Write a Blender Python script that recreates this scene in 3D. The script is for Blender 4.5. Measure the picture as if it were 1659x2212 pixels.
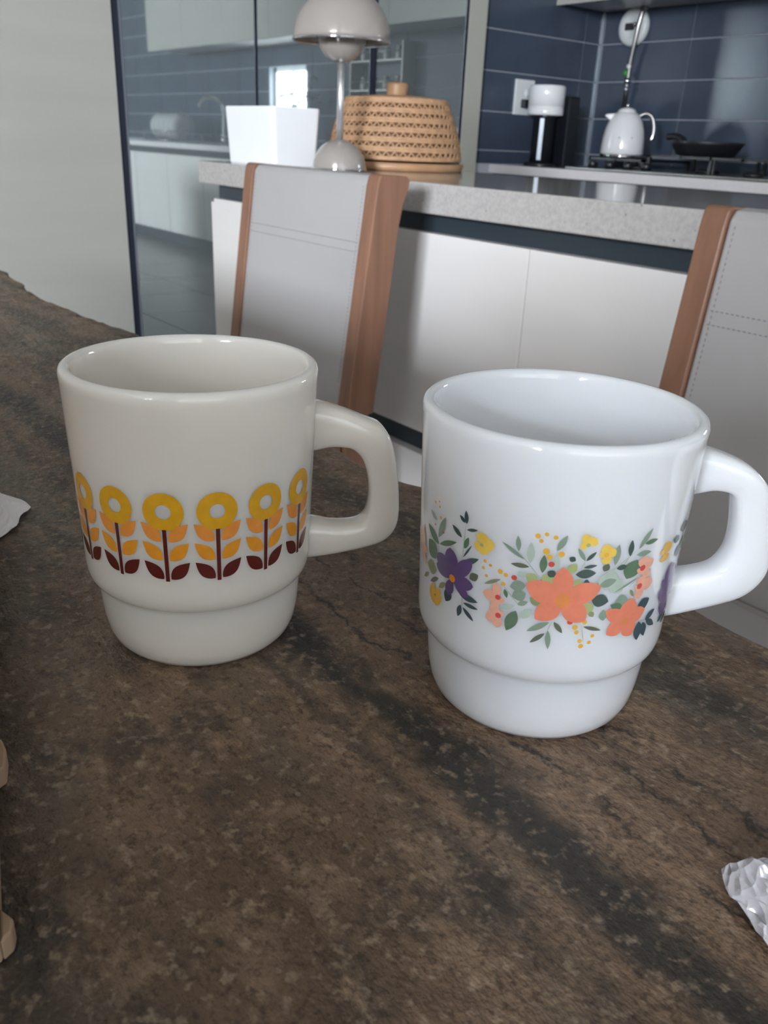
import bpy, bmesh, math, random
from mathutils import Vector, Matrix

# ------------------------------------------------------------------ clear
for o in list(bpy.data.objects):
    bpy.data.objects.remove(o, do_unlink=True)
COL = bpy.context.scene.collection
SC = bpy.context.scene
PI = math.pi
T = 0.78                      # height of the stone table top above the floor

# ------------------------------------------------------------------ camera
cd = bpy.data.cameras.new('camera')
cam = bpy.data.objects.new('camera', cd)
COL.objects.link(cam)
RT = Vector((0.611185, 0.790384, 0.04179))
DN = Vector((0.339387, -0.214009, -0.915978))
FW = Vector((-0.715031, 0.574015, -0.399045))
CAMZ = T + 0.1632
m = Matrix.Identity(4)
for i in range(3):
    m[i][0] = RT[i]; m[i][1] = -DN[i]; m[i][2] = -FW[i]
m[0][3], m[1][3], m[2][3] = 0.0, 0.0, CAMZ
cam.matrix_world = m
cd.sensor_fit = 'VERTICAL'
cd.sensor_height = 36.0
cd.lens = 1840.25 * 36.0 / 2212.0
cd.clip_start = 0.01
cd.dof.use_dof = True
cd.dof.focus_distance = 0.285
cd.dof.aperture_fstop = 32.0
SC.camera = cam

# ------------------------------------------------------------------ world, light, exposure
w = bpy.data.worlds.new('sky'); SC.world = w
w.use_nodes = True
wn = w.node_tree.nodes; wl = w.node_tree.links
bg = wn['Background']
bg.inputs['Color'].default_value = (0.86, 0.93, 1.0, 1)
bg.inputs['Strength'].default_value = 1.0

def daylight(name, loc, target, sx, sy, power, col):
    ld = bpy.data.lights.new(name, 'AREA')
    ld.shape = 'RECTANGLE'; ld.size = sx; ld.size_y = sy
    ld.energy = power; ld.color = col
    o = bpy.data.objects.new(name, ld); COL.objects.link(o)
    o.location = loc
    d = Vector(target) - Vector(loc)
    o.rotation_euler = d.to_track_quat('-Z', 'Y').to_euler()
    return o
# daylight entering through the room's windows (the openings are built below)
WB = dict(x0=1.75, x1=3.55, z0=1.50, z1=2.55)      # window in the wall behind the camera
WR = dict(y0=-1.9, y1=0.3, z0=0.95, z1=2.3)       # balcony window in the right-hand wall
WS = dict(x0=-0.46, x1=0.12, z0=T + 0.33, z1=T + 0.70)   # small window over the sink
YB, XR_, YW, XL = -4.7, 4.2, 4.24, -3.54
CEIL = 2.9
daylight('daylight_back_window', ((WB['x0'] + WB['x1']) / 2, YB - 0.16, (WB['z0'] + WB['z1']) / 2),
         ((WB['x0'] + WB['x1']) / 2, YB + 1, (WB['z0'] + WB['z1']) / 2), WB['x1'] - WB['x0'], WB['z1'] - WB['z0'], 1150, (0.86, 0.92, 1.0))
daylight('daylight_right_window', (XR_ + 0.16, (WR['y0'] + WR['y1']) / 2, (WR['z0'] + WR['z1']) / 2),
         (XR_ - 1, (WR['y0'] + WR['y1']) / 2, (WR['z0'] + WR['z1']) / 2), WR['y1'] - WR['y0'], WR['z1'] - WR['z0'], 25, (0.88, 0.94, 1.0))
daylight('daylight_sink_window', ((WS['x0'] + WS['x1']) / 2, YW + 0.16, (WS['z0'] + WS['z1']) / 2),
         ((WS['x0'] + WS['x1']) / 2, YW - 1, (WS['z0'] + WS['z1']) / 2), WS['x1'] - WS['x0'], WS['z1'] - WS['z0'], 14, (0.9, 0.97, 1.0))
SC.view_settings.view_transform = 'Standard'
SC.view_settings.look = 'None'
SC.view_settings.gamma = 1.0
SC.view_settings.use_curve_mapping = False
SC.view_settings.exposure = 0.0
SC.cycles.use_denoising = True
SC.cycles.max_bounces = 5
SC.cycles.diffuse_bounces = 4
SC.cycles.glossy_bounces = 4
SC.cycles.transmission_bounces = 4
SC.cycles.caustics_reflective = False
SC.cycles.caustics_refractive = False
SC.cycles.use_adaptive_sampling = True
SC.cycles.adaptive_threshold = 0.07

# ------------------------------------------------------------------ materials
def srgb(r, g, b):
    f = lambda c: (c / 255 / 12.92) if c / 255 <= 0.04045 else ((c / 255 + 0.055) / 1.055) ** 2.4
    return (f(r), f(g), f(b), 1)
MATS = {}
def mat(name, col, rough=0.5, metal=0.0, spec=0.5, noise=None, bump=None, coat=0.0, sss=0.0, trans=0.0, ior=1.5, stretch=(1, 1, 1)):
    """noise=(scale, amount) varies the colour a little; bump=(scale, strength, distance)."""
    m = bpy.data.materials.new(name); m.use_nodes = True
    nt = m.node_tree; N = nt.nodes; L = nt.links
    b = N['Principled BSDF']
    b.inputs['Base Color'].default_value = col if len(col) == 4 else (*col, 1)
    b.inputs['Roughness'].default_value = rough
    b.inputs['Metallic'].default_value = metal
    b.inputs['Specular IOR Level'].default_value = spec
    b.inputs['IOR'].default_value = ior
    b.inputs['Coat Weight'].default_value = coat
    b.inputs['Coat Roughness'].default_value = 0.05
    if sss:
        b.inputs['Subsurface Weight'].default_value = sss
        b.inputs['Subsurface Radius'].default_value = (1, 0.9, 0.75)
        b.inputs['Subsurface Scale'].default_value = 0.010
    if trans: b.inputs['Transmission Weight'].default_value = trans
    if noise or bump:
        tc = N.new('ShaderNodeTexCoord'); mp = N.new('ShaderNodeMapping')
        mp.inputs['Scale'].default_value = stretch
        L.new(tc.outputs['Object'], mp.inputs['Vector'])
    if noise:
        n = N.new('ShaderNodeTexNoise'); n.inputs['Scale'].default_value = noise[0]; n.inputs['Detail'].default_value = 5
        L.new(mp.outputs['Vector'], n.inputs['Vector'])
        r = N.new('ShaderNodeMapRange'); r.inputs['From Min'].default_value = 0.3; r.inputs['From Max'].default_value = 0.7
        r.inputs['To Min'].default_value = 1 - noise[1]; r.inputs['To Max'].default_value = 1 + noise[1]
        L.new(n.outputs['Fac'], r.inputs['Value'])
        mx = N.new('ShaderNodeVectorMath'); mx.operation = 'SCALE'
        mx.inputs[0].default_value = col[:3]
        L.new(r.outputs['Result'], mx.inputs['Scale'])
        L.new(mx.outputs['Vector'], b.inputs['Base Color'])
    if bump:
        n2 = N.new('ShaderNodeTexNoise'); n2.inputs['Scale'].default_value = bump[0]; n2.inputs['Detail'].default_value = 4
        L.new(mp.outputs['Vector'], n2.inputs['Vector'])
        bp = N.new('ShaderNodeBump'); bp.inputs['Strength'].default_value = bump[1]; bp.inputs['Distance'].default_value = bump[2]
        L.new(n2.outputs['Fac'], bp.inputs['Height']); L.new(bp.outputs['Normal'], b.inputs['Normal'])
    MATS[name] = m
    return m

mat('opal_ivory', srgb(226, 221, 214), 0.075, spec=0.5, sss=0.85)
mat('opal_white', srgb(230, 233, 238), 0.06, spec=0.5, sss=0.85)
mat('wall_paint', srgb(190, 186, 178), 0.8, noise=(3, .02))
mat('ceiling_paint', srgb(205, 203, 198), 0.9)
mat('floor_tile', srgb(118, 116, 112), 0.25, noise=(2.5, .05))
mat('floor_grout', srgb(90, 88, 86), 0.8)
mat('cream_laminate', srgb(221, 217, 215), 0.30, noise=(6, .025), bump=(90, .04, .001), stretch=(.12, .12, 2.2))
mat('cream_door', srgb(178, 177, 170), 0.22, noise=(5, .03), bump=(40, .03, .001), stretch=(.2, .2, 2.0))
mat('beige_panel', srgb(178, 178, 168), 0.5)
mat('groove_dark', srgb(56, 66, 74), 0.35, metal=0.3)
mat('black_edge', srgb(38, 44, 58), 0.35, metal=0.2)
mat('grey_edge', srgb(140, 142, 155), 0.3, metal=0.6)
mat('glass_mirror', srgb(186, 196, 196), 0.025, metal=0.80)
mat('tile_blue', srgb(66, 76, 92), 0.22, spec=0.3, noise=(4, .12))
mat('grout_pale', srgb(178, 182, 192), 0.7)
mat('aluminium', srgb(178, 186, 196), 0.3, metal=0.8)
mat('satin_chrome', srgb(228, 228, 232), 0.34, metal=0.85)
mat('pale_worktop', srgb(226, 222, 224), 0.10, noise=(60, .03))
mat('chrome', srgb(225, 225, 228), 0.06, metal=1.0)
mat('steel', srgb(170, 168, 166), 0.28, metal=1.0)
mat('black_iron', srgb(28, 28, 32), 0.45)
mat('black_plastic', srgb(24, 28, 34), 0.3)
mat('white_plastic', srgb(226, 230, 230), 0.25)
mat('white_enamel', srgb(236, 236, 238), 0.12, coat=0.3)
mat('white_ceramic', srgb(240, 241, 244), 0.3)
mat('soil', srgb(60, 46, 36), 0.95)
mat('leaf_green', srgb(58, 92, 52), 0.5)
mat('lamp_beige', srgb(152, 145, 139), 0.14, coat=0.4)
mat('lamp_inner', srgb(190, 184, 176), 0.4)
mat('rattan', srgb(178, 140, 106), 0.6, noise=(60, .16), bump=(240, .25, .001))
mat('rattan_dark', srgb(116, 86, 60), 0.65, noise=(60, .2))
mat('wood_light', srgb(128, 92, 73), 0.45, noise=(9, .16), bump=(60, .08, .0006), stretch=(6, 6, .5))
mat('wood_rim', srgb(166, 128, 94), 0.45, noise=(20, .12))
mat('leather_grey', srgb(164, 161, 161), 0.42, noise=(8, .02), bump=(900, .12, .0003))
mat('thread', srgb(128, 118, 118), 0.7)
mat('paper_white', srgb(232, 228, 228), 0.75)
mat('cardboard', srgb(172, 146, 120), 0.85, noise=(14, .06))
mat('paper_beige', srgb(196, 172, 148), 0.85)
mat('clear_plate', srgb(200, 206, 208), 0.1, spec=.6)
mat('window_frame', srgb(235, 236, 236), 0.4)
mat('bead_green', srgb(70, 140, 80), 0.4)

# decal inks
INK = dict(yellow_ring=(218, 163, 36), tangerine=(228, 146, 66), marigold=(226, 150, 44), maroon=(92, 34, 30),
           sage=(176, 192, 180), sagegreen=(134, 154, 138), green=(98, 124, 100), olive=(140, 146, 110), olivedark=(102, 108, 90),
           dark=(76, 92, 88), teal=(68, 86, 94), stem=(178, 192, 180), lime=(166, 176, 122), purple=(102, 82, 126), orange=(226, 138, 50),
           coral=(226, 134, 108), amber=(222, 140, 82), peach=(230, 172, 150), red=(206, 84, 76), yellow=(234, 198, 92), gold=(228, 176, 70), pale=(234, 196, 180))
for k, v in INK.items():
    mat('ink_' + k, srgb(*v), 0.16, spec=0.5, noise=(300, .07))

# crinkled clear wrap
def wrap_material():
    m = bpy.data.materials.new('crinkled_wrap'); m.use_nodes = True
    nt = m.node_tree; N = nt.nodes; L = nt.links; b = N['Principled BSDF']
    b.inputs['Base Color'].default_value = srgb(236, 236, 244); b.inputs['Roughness'].default_value = .16
    b.inputs['Transmission Weight'].default_value = .12; b.inputs['IOR'].default_value = 1.6
    b.inputs['Metallic'].default_value = .25
    tc = N.new('ShaderNodeTexCoord'); n = N.new('ShaderNodeTexVoronoi'); n.inputs['Scale'].default_value = 260
    L.new(tc.outputs['Object'], n.inputs['Vector'])
    bp = N.new('ShaderNodeBump'); bp.inputs['Strength'].default_value = .8; bp.inputs['Distance'].default_value = .003
    L.new(n.outputs['Distance'], bp.inputs['Height']); L.new(bp.outputs['Normal'], b.inputs['Normal'])
    MATS['crinkled_wrap'] = m
wrap_material()

def light_stone():
    m = bpy.data.materials.new('light_stone'); m.use_nodes = True
    nt = m.node_tree; N = nt.nodes; L = nt.links; b = N['Principled BSDF']
    b.inputs['Roughness'].default_value = .09
    b.inputs['Specular IOR Level'].default_value = .6
    tc = N.new('ShaderNodeTexCoord')
    n = N.new('ShaderNodeTexNoise'); n.inputs['Scale'].default_value = 140; n.inputs['Detail'].default_value = 8
    L.new(tc.outputs['Object'], n.inputs['Vector'])
    r = N.new('ShaderNodeValToRGB')
    r.color_ramp.elements[0].position = .3; r.color_ramp.elements[0].color = srgb(164, 160, 158)
    r.color_ramp.elements[1].position = .62; r.color_ramp.elements[1].color = srgb(178, 174, 171)
    L.new(n.outputs['Fac'], r.inputs['Fac'])
    v = N.new('ShaderNodeTexVoronoi'); v.inputs['Scale'].default_value = 42
    L.new(tc.outputs['Object'], v.inputs['Vector'])
    r2 = N.new('ShaderNodeMapRange'); r2.inputs['From Min'].default_value = .05; r2.inputs['From Max'].default_value = .12
    L.new(v.outputs['Distance'], r2.inputs['Value'])
    mx = N.new('ShaderNodeMix'); mx.data_type = 'RGBA'
    mx.inputs['A'].default_value = srgb(128, 122, 118)
    L.new(r2.outputs['Result'], mx.inputs['Factor']); L.new(r.outputs['Color'], mx.inputs['B'])
    L.new(mx.outputs['Result'], b.inputs['Base Color'])
    MATS['light_stone'] = m
light_stone()

def slate_stone():
    """brown-grey slate: bedding veins run along the table's long axis (X)."""
    m = bpy.data.materials.new('slate_stone'); m.use_nodes = True
    nt = m.node_tree; N = nt.nodes; L = nt.links; b = N['Principled BSDF']
    tc = N.new('ShaderNodeTexCoord')
    def math_(op, a, bb=None, clamp=False):
        n = N.new('ShaderNodeMath'); n.operation = op; n.use_clamp = clamp
        for i, x in enumerate((a, bb)):
            if x is None: continue
            if isinstance(x, (int, float)): n.inputs[i].default_value = x
            else: L.new(x, n.inputs[i])
        return n.outputs[0]
    def noise(scale, det=6, stretch=(1, 1, 1), rough=.6, off=(0, 0, 0)):
        mp = N.new('ShaderNodeMapping'); mp.inputs['Scale'].default_value = stretch; mp.inputs['Location'].default_value = off
        L.new(tc.outputs['Object'], mp.inputs['Vector'])
        n = N.new('ShaderNodeTexNoise'); n.inputs['Scale'].default_value = scale; n.inputs['Detail'].default_value = det
        n.inputs['Roughness'].default_value = rough
        L.new(mp.outputs['Vector'], n.inputs['Vector'])
        return n.outputs['Fac']
    def ramp(v, a, bb):
        r = N.new('ShaderNodeMapRange'); r.interpolation_type = 'SMOOTHSTEP'
        r.inputs['From Min'].default_value = a; r.inputs['From Max'].default_value = bb
        L.new(v, r.inputs['Value']); return r.outputs['Result']
    def mix(f, a, bb):
        n = N.new('ShaderNodeMix'); n.data_type = 'RGBA'
        if isinstance(f, (int, float)): n.inputs['Factor'].default_value = f
        else: L.new(f, n.inputs['Factor'])
        for k, x in (('A', a), ('B', bb)):
            if isinstance(x, tuple): n.inputs[k].default_value = x
            else: L.new(x, n.inputs[k])
        return n.outputs['Result']
    sep = N.new('ShaderNodeSeparateXYZ'); L.new(tc.outputs['Object'], sep.inputs[0])
    X, Y = sep.outputs['X'], sep.outputs['Y']
    warp = math_('MULTIPLY', math_('SUBTRACT', noise(9, 4, (1, 1.6, 1), .62), .5), .034)
    warp2 = math_('MULTIPLY', math_('SUBTRACT', noise(62, 4, (1, 1, 1), .7), .5), .022)
    Yw = math_('ADD', math_('ADD', Y, warp), warp2)
    def band(yc, hw, soft, v=None):
        d = math_('ABSOLUTE', math_('SUBTRACT', v or Yw, yc))
        r = N.new('ShaderNodeMapRange'); r.interpolation_type = 'SMOOTHSTEP'
        r.inputs['From Min'].default_value = hw + soft; r.inputs['From Max'].default_value = max(hw - soft, 0)
        L.new(d, r.inputs['Value']); return r.outputs['Result']
    tan, brown, grey, dark = srgb(124, 102, 83), srgb(92, 73, 58), srgb(100, 92, 81), srgb(50, 49, 47)
    c = mix(ramp(noise(7, 4, (.6, 1.3, 1)), .38, .64), brown, tan)
    c = mix(ramp(noise(11, 4, (.7, 1.5, 1), off=(3, 1, 0)), .44, .66), c, grey)
    c = mix(math_('MULTIPLY', ramp(noise(26, 4, (.6, 1.4, 1), .7, (7, 2, 0)), .5, .72), .7), c, srgb(66, 56, 48))
    c = mix(math_('MULTIPLY', ramp(noise(52, 5, (.8, 1.2, 1), .68, (5, 3, 0)), .48, .64), .62), c, srgb(136, 114, 93))
    c = mix(math_('MULTIPLY', ramp(noise(40, 5, (.8, 1.2, 1), .68, (8, 6, 0)), .50, .64), .75), c, srgb(60, 54, 48))
    c = mix(math_('MULTIPLY', band(.166, .009, .008), .45), c, srgb(132, 108, 88))
    # broad dark beds
    hole = ramp(noise(34, 3, (.6, 1.2, 1), .6, (1, 5, 0)), .30, .46)
    for yc, hw, soft, amt in ((.141, .0085, .006, .93), (.232, .009, .008, .6), (.022, .014, .012, .7), (-.06, .02, .014, .6), (.305, .012, .01, .5), (.118, .003, .003, .5)):
        c = mix(math_('MULTIPLY', math_('MULTIPLY', band(yc, hw, soft), hole), amt), c, dark)
    # thin dark cracks
    brk = ramp(noise(48, 2, (1, 1, 1), .6, (2, 8, 0)), .42, .52)
    for yc, hw in ((.1655, .0011), (.196, .0010), (.182, .0007)):
        c = mix(math_('MULTIPLY', math_('MULTIPLY', band(yc, hw, hw), brk), .85), c, srgb(44, 40, 37))
    # small pale flecks and grain
    v = N.new('ShaderNodeTexVoronoi'); v.inputs['Scale'].default_value = 70; v.inputs['Randomness'].default_value = 1
    L.new(tc.outputs['Object'], v.inputs['Vector'])
    fl = math_('MULTIPLY', math_('SUBTRACT', 1.0, ramp(v.outputs['Distance'], .05, .2)), ramp(noise(16, 3, off=(4, 4, 0)), .58, .66))
    c = mix(math_('MULTIPLY', fl, .7), c, srgb(168, 150, 128))
    g = noise(420, 2, (1, 1, 1), .7)
    c = mix(math_('MULTIPLY', ramp(g, .48, .7), .6), c, srgb(52, 43, 36))
    g3 = noise(260, 2, (1, 1, 1), .7, (9, 9, 0))
    c = mix(math_('MULTIPLY', ramp(g3, .52, .74), .5), c, srgb(166, 146, 124))
    L.new(c, b.inputs['Base Color'])
    b.inputs['Roughness'].default_value = .5
    b.inputs['Specular IOR Level'].default_value = .35
    h = math_('ADD', math_('MULTIPLY', noise(38, 5, (.7, 1.3, 1), .65), 1.0), math_('MULTIPLY', noise(180, 4, (1, 1, 1), .7), .25))
    bp = N.new('ShaderNodeBump'); bp.inputs['Strength'].default_value = .8; bp.inputs['Distance'].default_value = .005
    L.new(h, bp.inputs['Height']); L.new(bp.outputs['Normal'], b.inputs['Normal'])
    MATS['slate_stone'] = m
slate_stone()

# ------------------------------------------------------------------ mesh helpers
def link(name, me, parent=None, mats=None, loc=None, smooth=False):
    o = bpy.data.objects.new(name, me); COL.objects.link(o)
    if mats:
        for mm in (mats if isinstance(mats, (list, tuple)) else [mats]): me.materials.append(MATS[mm])
    if parent is not None: o.parent = parent
    if loc is not None: o.location = loc
    if smooth:
        for p in me.polygons: p.use_smooth = True
    return o
def from_bm(name, bm, mats, parent=None, loc=None, smooth=False):
    bmesh.ops.recalc_face_normals(bm, faces=bm.faces)
    me = bpy.data.meshes.new(name); bm.to_mesh(me); bm.free()
    return link(name, me, parent, mats, loc, smooth)
def from_py(name, V, F, mats, parent=None, loc=None, smooth=False):
    me = bpy.data.meshes.new(name); me.from_pydata(V, [], F); me.update()
    return link(name, me, parent, mats, loc, smooth)
def bm_box(bm, x0, x1, y0, y1, z0, z1, bev=0.0, seg=2):
    r = bmesh.ops.create_cube(bm, size=1.0)
    vs = r['verts']
    for v in vs:
        v.co = Vector(((x0 + x1) / 2 + v.co.x * (x1 - x0), (y0 + y1) / 2 + v.co.y * (y1 - y0), (z0 + z1) / 2 + v.co.z * (z1 - z0)))
    if bev:
        es = list({e for v in vs for e in v.link_edges})
        bmesh.ops.bevel(bm, geom=es, offset=bev, segments=seg, affect='EDGES', profile=.5)
def box(name, x0, x1, y0, y1, z0, z1, mt, parent=None, bev=0.0, loc=None, seg=2):
    bm = bmesh.new(); bm_box(bm, x0, x1, y0, y1, z0, z1, bev, seg)
    return from_bm(name, bm, mt, parent, loc)
def lathe_vf(prof, n=48, a0=0.0, close=False):
    """prof: list of (r, z)."""
    V, F = [], []
    for r, z in prof:
        for k in range(n):
            a = a0 + 2 * PI * k / n
            V.append((r * math.cos(a), r * math.sin(a), z))
    for i in range(len(prof) - 1):
        for k in range(n):
            k2 = (k + 1) % n
            F.append((i * n + k, i * n + k2, (i + 1) * n + k2, (i + 1) * n + k))
    return V, F
def lathe(name, prof, mt, parent=None, loc=None, n=48):
    prof = [(max(r, 1e-5), z) for r, z in prof]
    V, F = lathe_vf(prof, n)
    o = from_py(name, V, F, mt, parent, loc, True)
    bm = bmesh.new(); bm.from_mesh(o.data); bmesh.ops.remove_doubles(bm, verts=bm.verts, dist=1.2e-5)
    bmesh.ops.recalc_face_normals(bm, faces=bm.faces); bm.to_mesh(o.data); bm.free()
    for p in o.data.polygons: p.use_smooth = True
    return o
def bm_tube(bm, pts, rad, n=10, cap=True):
    pts = [Vector(p) for p in pts]
    rings = []
    up = None
    for i, p in enumerate(pts):
        t = (pts[min(i + 1, len(pts) - 1)] - pts[max(i - 1, 0)]).normalized()
        if up is None:
            up = Vector((0, 0, 1)) if abs(t.z) < .9 else Vector((1, 0, 0))
        s = t.cross(up).normalized(); up = s.cross(t).normalized()
        r = rad[i] if isinstance(rad, (list, tuple)) else rad
        rings.append([bm.verts.new(p + (s * math.cos(2 * PI * k / n) + up * math.sin(2 * PI * k / n)) * r) for k in range(n)])
    for a, b in zip(rings, rings[1:]):
        for k in range(n):
            bm.faces.new((a[k], a[(k + 1) % n], b[(k + 1) % n], b[k]))
    if cap:
        bm.faces.new(rings[0][::-1]); bm.faces.new(rings[-1])
def tube(name, pts, rad, mt, parent=None, loc=None, n=10, cap=True):
    bm = bmesh.new(); bm_tube(bm, pts, rad, n, cap)
    o = from_bm(name, bm, mt, parent, loc, True)
    return o
def torus_vf(R, r, z, n=72, k=8):
    V, F = [], []
    for i in range(n):
        a = 2 * PI * i / n
        for j in range(k):
            b = 2 * PI * j / k
            V.append(((R + r * math.cos(b)) * math.cos(a), (R + r * math.cos(b)) * math.sin(a), z + r * math.sin(b)))
    for i in range(n):
        for j in range(k):
            F.append((i * k + j, ((i + 1) % n) * k + j, ((i + 1) % n) * k + (j + 1) % k, i * k + (j + 1) % k))
    return V, F
def torus(name, R, r, z, mt, parent=None, loc=None, n=72, k=8):
    V, F = torus_vf(R, r, z, n, k)
    return from_py(name, V, F, mt, parent, loc, True)
def smooth_curve(P, per=6):
    out = []
    n = len(P)
    for i in range(n - 1):
        p0 = P[max(i - 1, 0)]; p1 = P[i]; p2 = P[i + 1]; p3 = P[min(i + 2, n - 1)]
        for s in range(per):
            t = s / per
            out.append(tuple(.5 * ((2 * b) + (-a + c) * t + (2 * a - 5 * b + 4 * c - d) * t * t + (-a + 3 * b - 3 * c + d) * t ** 3)
                             for a, b, c, d in zip(p0, p1, p2, p3)))
    out.append(tuple(P[-1]))
    return out
def resample(P, n):
    d = [0.0]
    for a, b in zip(P, P[1:]): d.append(d[-1] + math.dist(a, b))
    out = []
    j = 0
    for i in range(n):
        s = d[-1] * i / (n - 1)
        while j < len(d) - 2 and d[j + 1] < s: j += 1
        u = (s - d[j]) / max(d[j + 1] - d[j], 1e-9)
        out.append(tuple(a + (b - a) * u for a, b in zip(P[j], P[j + 1])))
    return out
def prism(name, poly, axis, a0, a1, mt, parent=None, loc=None, bev=0.0, seg=2):
    """extrude a 2D polygon along axis ('x': poly is (y,z); 'y': (x,z); 'z': (x,y))."""
    bm = bmesh.new()
    def P(u, v, t): return {'x': (t, u, v), 'y': (u, t, v), 'z': (u, v, t)}[axis]
    A = [bm.verts.new(P(u, v, a0)) for u, v in poly]; B = [bm.verts.new(P(u, v, a1)) for u, v in poly]
    bm.faces.new(A); bm.faces.new(B[::-1])
    n = len(poly)
    for i in range(n): bm.faces.new((A[i], B[i], B[(i + 1) % n], A[(i + 1) % n]))
    bmesh.ops.recalc_face_normals(bm, faces=bm.faces)
    if bev: bmesh.ops.bevel(bm, geom=list(bm.edges), offset=bev, segments=seg, affect='EDGES', profile=.5, clamp_overlap=True)
    return from_bm(name, bm, mt, parent, loc)
def thing(name, label, cat, loc=(0, 0, 0), rotz=0.0, group=None):
    o = bpy.data.objects.new(name, None); COL.objects.link(o)
    o.empty_display_size = .05
    o.location = loc; o.rotation_euler = (0, 0, rotz)
    o['label'] = label; o['category'] = cat
    if group: o['group'] = group
    return o
def tag(o, label, cat, group=None, kind=None):
    o['label'] = label; o['category'] = cat
    if group: o['group'] = group
    if kind: o['kind'] = kind
    return o
def struct(o, label=None):
    o['kind'] = 'structure'
    if label: o['label'] = label
    return o

# ------------------------------------------------------------------ room shell
def wall_with_hole(name, axis, c0, c1, a0, a1, z0, z1, hole, mt, label):
    """axis 'y': wall spans x a0..a1 at y c0..c1; axis 'x': spans y a0..a1 at x c0..c1."""
    bm = bmesh.new()
    h0, h1, hz0, hz1 = hole
    for (u0, u1, w0, w1) in ((a0, h0, z0, z1), (h1, a1, z0, z1), (h0, h1, z0, hz0), (h0, h1, hz1, z1)):
        if u1 - u0 < 1e-4 or w1 - w0 < 1e-4: continue
        if axis == 'y': bm_box(bm, u0, u1, c0, c1, w0, w1)
        else: bm_box(bm, c0, c1, u0, u1, w0, w1)
    return struct(from_bm(name, bm, mt), label)
XWL, XWR = -4.25, XR_
fl = struct(box('floor', XWL, XWR + .3, YB - .3, YW + .3, -.06, -.004, 'floor_grout'), 'pale grey tiled kitchen floor')
# floor tiles as pieces
me = None
nx = 0
for i in range(15):
    for j in range(16):
        x0 = XWL + .02 + i * .60; y0 = YB + .02 + j * .60
        if x0 + .59 > XWR or y0 + .59 > YW: continue
        if me is None:
            o = box('floor_tile', 0, .595, 0, .595, -.012, 0, 'floor_tile', fl, .0015, seg=1); me = o.data
        else:
            o = bpy.data.objects.new('floor_tile', me); COL.objects.link(o); o.parent = fl
        o.location = (x0, y0, 0)
struct(box('ceiling', XWL, XWR + .3, YB - .3, YW + .3, CEIL, CEIL + .1, 'ceiling_paint'), 'white ceiling')
wall_with_hole('wall_back', 'y', YB - .25, YB, XWL, XWR + .3, 0, CEIL, (WB['x0'], WB['x1'], WB['z0'], WB['z1']), 'wall_paint', 'pale painted wall behind the camera')
wall_with_hole('wall_right', 'x', XR_, XR_ + .25, YB, YW, 0, CEIL, (WR['y0'], WR['y1'], WR['z0'], WR['z1']), 'wall_paint', 'pale painted wall on the right')
stove_wall = wall_with_hole('wall_stove', 'y', YW, YW + .25, XWL, XWR + .3, 0, CEIL, (WS['x0'], WS['x1'], WS['z0'], WS['z1']), 'grout_pale', 'kitchen wall covered with dark blue-grey tiles')
struct(box('wall_left', XWL, XWL + .1, YB, YW, 0, CEIL, 'wall_paint'), 'wall behind the tall cabinets')
struct(box('shade_pillar', .52, .94, -1.15, -.80, 0, CEIL, 'wall_paint'), 'added square pillar behind the camera that shades the right chair')  # unseen pillar, added to keep window light off the right chair and mug
def window(name, axis, c, a0, a1, z0, z1, n, label, t=.05):
    if axis == 'y': f = lambda u0, u1, w0, w1, d: (u0, u1, c - d, c + d, w0, w1)
    else: f = lambda u0, u1, w0, w1, d: (c - d, c + d, u0, u1, w0, w1)
    bm = bmesh.new()
    for b in ((a0, a0 + t, z0, z1), (a1 - t, a1, z0, z1), (a0, a1, z0, z0 + t), (a0, a1, z1 - t, z1)):
        bm_box(bm, *f(*b, .03))
    for k in range(1, n):
        u = a0 + (a1 - a0) * k / n
        bm_box(bm, *f(u - t * .6, u + t * .6, z0, z1, .028))
    return struct(from_bm(name, bm, 'window_frame'), label)
window('window_1', 'y', YB - .08, WB['x0'], WB['x1'], WB['z0'], WB['z1'], 2, 'white framed window in the wall behind the camera')
window('window_2', 'x', XR_ + .08, WR['y0'], WR['y1'], WR['z0'], WR['z1'], 2, 'white framed window in the right wall')
window('window_3', 'y', YW + .08, WS['x0'], WS['x1'], WS['z0'], WS['z1'], 2, 'small white framed window above the sink', .035)

# ------------------------------------------------------------------ tall cabinets along the left (plane x = XG)
XG = -3.50
tall = thing('tall_cabinet', 'tall cream laminate cabinet left of the dark glass doors', 'cabinet', (XG, 0, 0))
box('carcass', -.60, -.024, .2, 1.409, .08, 2.5, 'cream_laminate', tall)
box('plinth', -.56, -.06, .2, 1.409, 0, .079, 'groove_dark', tall)
box('door', -.022, 0, .805, 1.408, .09, 2.49, 'cream_door', tall, .0015)
box('door', -.022, 0, .2, .801, .09, 2.49, 'cream_door', tall, .0015)
gl = thing('glass_cabinet', 'tall cabinet with dark reflective glass doors behind the island', 'cabinet', (XG, 0, 0))
box('carcass', -.60, -.032, 1.412, 3.19, .08, 2.5, 'groove_dark', gl)
box('plinth', -.56, -.06, 1.412, 3.30, 0, .079, 'groove_dark', gl)
for (y0, y1, l, r) in ((1.412, 2.017, .022, .004), (2.021, 2.640, .004, .030), (2.643, 3.196, .004, .016)):
    d = box('glass_door', -.028, -.003, y0 + l, y1 - r, .09, 2.49, 'glass_mirror', gl)
    box('door_edge', -.030, 0, y0, y0 + l, .09, 2.49, 'black_edge', d)
    if l > .01: box('door_edge_strip', -.030, .001, y0 + l, y0 + l + .008, .09, 2.49, 'grey_edge', d)
    box('door_edge', -.030, 0, y1 - r, y1, .09, 2.49, 'black_edge', d)
box('end_panel', -.60, 0, 3.199, 3.318, .0, 2.5, 'beige_panel', gl, .002)

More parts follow.
